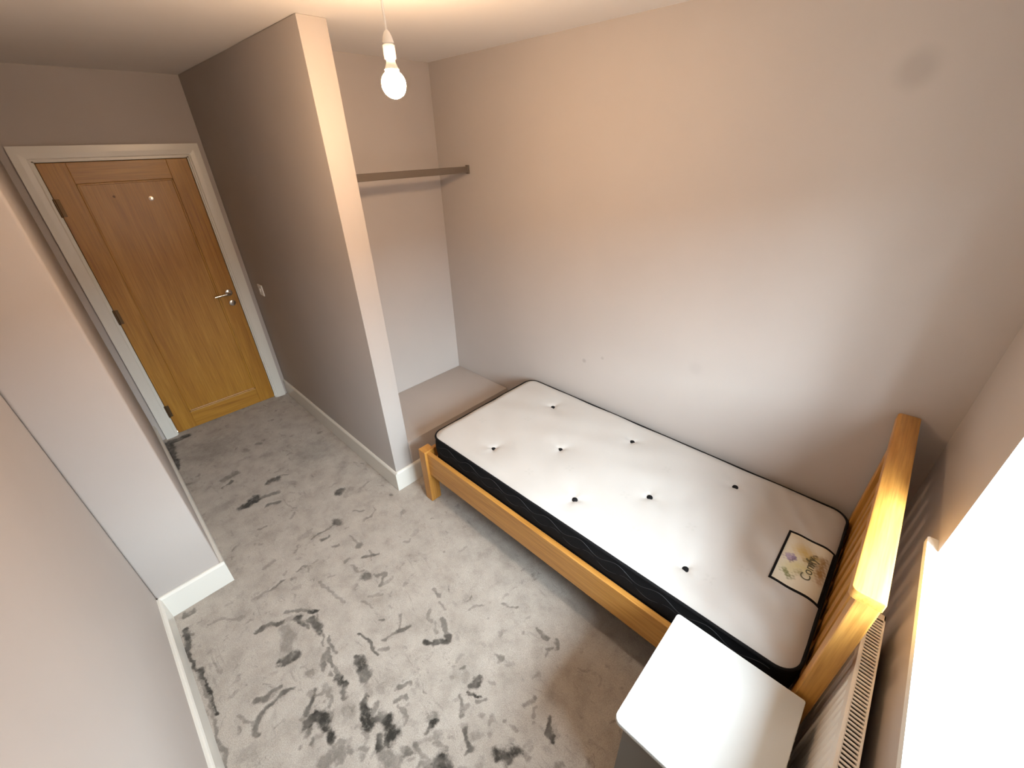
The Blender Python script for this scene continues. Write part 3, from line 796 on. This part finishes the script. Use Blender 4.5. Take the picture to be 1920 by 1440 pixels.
for i in range(3):
    z0 = .066 + i * dh
    dw = B().box(bx1 - .016, bx1 + .002, by0 + .018, by1 - .018, z0 + .002, z0 + dh - .003, .002).build('drawer', 'unit_white', nsd)
    B().lathe([(.006, 0), (.006, .012), (.013, .018), (.013, .024), (0, .027)], (bx1 + .002, (by0 + by1) / 2, z0 + dh / 2), 0, 14).build('knob', 'metal', dw, True)

# ------------------------------------------------------------------ radiator
RY0, RY1, RZ0, RZ1, RX0, RX1 = 0.752, 1.66, 0.20, 0.780, 0.030, 0.074
rad = thing('radiator', ((RX0 + RX1) / 2, (RY0 + RY1) / 2, RZ0), 'white ribbed panel radiator with slotted top grille under the window sill', 'radiator')
nb = 27; pr = []                                      # ribbed front panel in plan (x, y)
pitch = (RY1 - RY0 - .02) / nb
for i in range(nb):
    y_ = RY0 + .01 + i * pitch
    pr += [(RX1 - .006, y_), (RX1 - .006, y_ + pitch * .28), (RX1 - .001, y_ + pitch * .45), (RX1 - .001, y_ + pitch * .83), (RX1 - .006, y_ + pitch)]
back = [(RX1 - .010, RY1 - .01), (RX1 - .010, RY0 + .01)]
b = B(); b.prism(pr + back, 2, RZ0 + .02, RZ1 - .03)
b.box(RX1 - .010, RX1, RY0, RY1, RZ1 - .035, RZ1 - .001, .002); b.box(RX1 - .010, RX1, RY0, RY1, RZ0, RZ0 + .025, .002)
b.build('front_panel', 'radiator', rad)
for y_ in (RY0 - .003, RY1 - .004): B().box(RX0, RX1, y_, y_ + .007, RZ0 + .02, RZ1 - .004, .001).build('side_cover', 'radiator', rad)
b = B(); b.box(RX0, RX0 + .005, RY0, RY1, RZ1 - .016, RZ1, .001); b.box(RX1 - .008, RX1, RY0, RY1, RZ1 - .004, RZ1, .001)
b.box(RX0, RX1, RY0, RY0 + .022, RZ1 - .003, RZ1, .001); b.box(RX0, RX1, RY1 - .022, RY1, RZ1 - .003, RZ1, .001)
b.build('grille_frame', 'radiator', rad)
b = B(); y_ = RY0 + .03
while y_ < RY1 - .03:
    b.prism([(RX0 + .005, y_), (RX1 - .008, y_ - .004), (RX1 - .008, y_ + .0012), (RX0 + .005, y_ + .0052)], 2, RZ1 - .004, RZ1 - .0005); y_ += .0112
g = b.build('grille_slats', 'radiator', rad); g['kind'] = 'stuff'
b = B()
b.box(RX0 + .002, RX0 + .004, RY0 + .02, RY1 - .02, RZ0 + .04, RZ1 - .02)
for i in range(34):
    y_ = RY0 + .03 + i * (RY1 - RY0 - .06) / 33; b.box(RX0 + .004, RX1 - .011, y_ - .0008, y_ + .0008, RZ0 + .05, RZ1 - .03)
b.build('convector_fins', 'radiator_inside', rad)
for y_ in (RY0 + .14, RY1 - .17): B().box(0.0, RX0 + .004, y_, y_ + .03, RZ0 + .06, RZ1 - .22, .001).build('wall_bracket', 'radiator', rad)
b = B(); b.tube([(.052, RY1 + .002, RZ0 + .03), (.052, RY1 + .045, RZ0 + .03), (.052, RY1 + .045, 0.0)], .0075, 10); b.lathe([(.014, 0), (.016, .02), (.014, .05), (0, .052)], (.052, RY1 + .045, RZ0 + .04), 2, 14)
b.build('valve_pipe', 'plastic', rad, True)

# ------------------------------------------------------------------ pendant lamp
lamp = thing('pendant_lamp', (BULB[0], BULB[1], H), 'bare glowing bulb in a white lampholder hanging on a white cord', 'lamp')
B().lathe([(.0, 0), (.046, 0), (.046, -.006), (.040, -.018), (.012, -.026), (0, -.026)], (BULB[0], BULB[1], H), 2, 28).build('ceiling_rose', 'plastic', lamp, True)
B().tube([(BULB[0], BULB[1], H - .02), (BULB[0] + .002, BULB[1] + .001, 2.36), (BULB[0], BULB[1], 2.296)], .0034, 8).build('cord', 'plastic', lamp, True)
hb = B().lathe([(.004, 2.303), (.0085, 2.298), (.013, 2.288), (.0165, 2.276), (.0165, 2.273), (.0145, 2.2725), (.0145, 2.269), (.0175, 2.2685), (.0175, 2.245), (.0165, 2.236), (.0, 2.236)], (BULB[0], BULB[1], 0), 2, 24).build('lampholder', 'plastic', lamp, True)
B().lathe([(.0, 2.236), (.0135, 2.236), (.0135, 2.228), (.017, 2.220), (.021, 2.2105), (.0, 2.2105)], (BULB[0], BULB[1], 0), 2, 20).build('bulb_base', 'plastic', lamp, True)
pf = [(0.0, 2.2105), (.021, 2.2105)]
for k in range(2, 17):
    t = math.pi * k / 16; rr = .0365
    hgt = 2.174 + rr * math.cos(t)
    if hgt < 2.206: pf.append((max(rr * math.sin(t), 0.0), hgt))
B().lathe(pf, (BULB[0], BULB[1], 0), 2, 28).build('bulb', 'bulb', lamp, True)

# ------------------------------------------------------------------ hanging rail and light switch
rx, rz = 2.6225, 1.870
hr = thing('hanging_rail', (rx, .47, rz), 'flat brown-grey hanging rail fixed across the alcove', 'rail')
B().box(rx - .008, rx + .008, .008, YP - TP - .008, rz - .019, rz + .019, .003).build('bar', 'rail_taupe', hr)
for y0, y1 in ((0.0, .012), (YP - TP - .012, YP - TP)):
    b = B(); b.box(rx - .014, rx + .014, y0, y1, rz - .024, rz + .026, .002); b.build('end_socket', 'rail_taupe', hr)
sw = thing('light_switch', (4.0, YP, 1.055), 'small white light switch on the partition beside the door', 'switch')
B().box(4.0 - .043, 4.0 + .043, YP, YP + .009, 1.055 - .043, 1.055 + .043, .003).build('faceplate', 'plastic', sw)
B().box(4.0 - .009, 4.0 + .009, YP + .008, YP + .014, 1.055 - .014, 1.055 + .014, .002).build('rocker', 'plastic', sw)
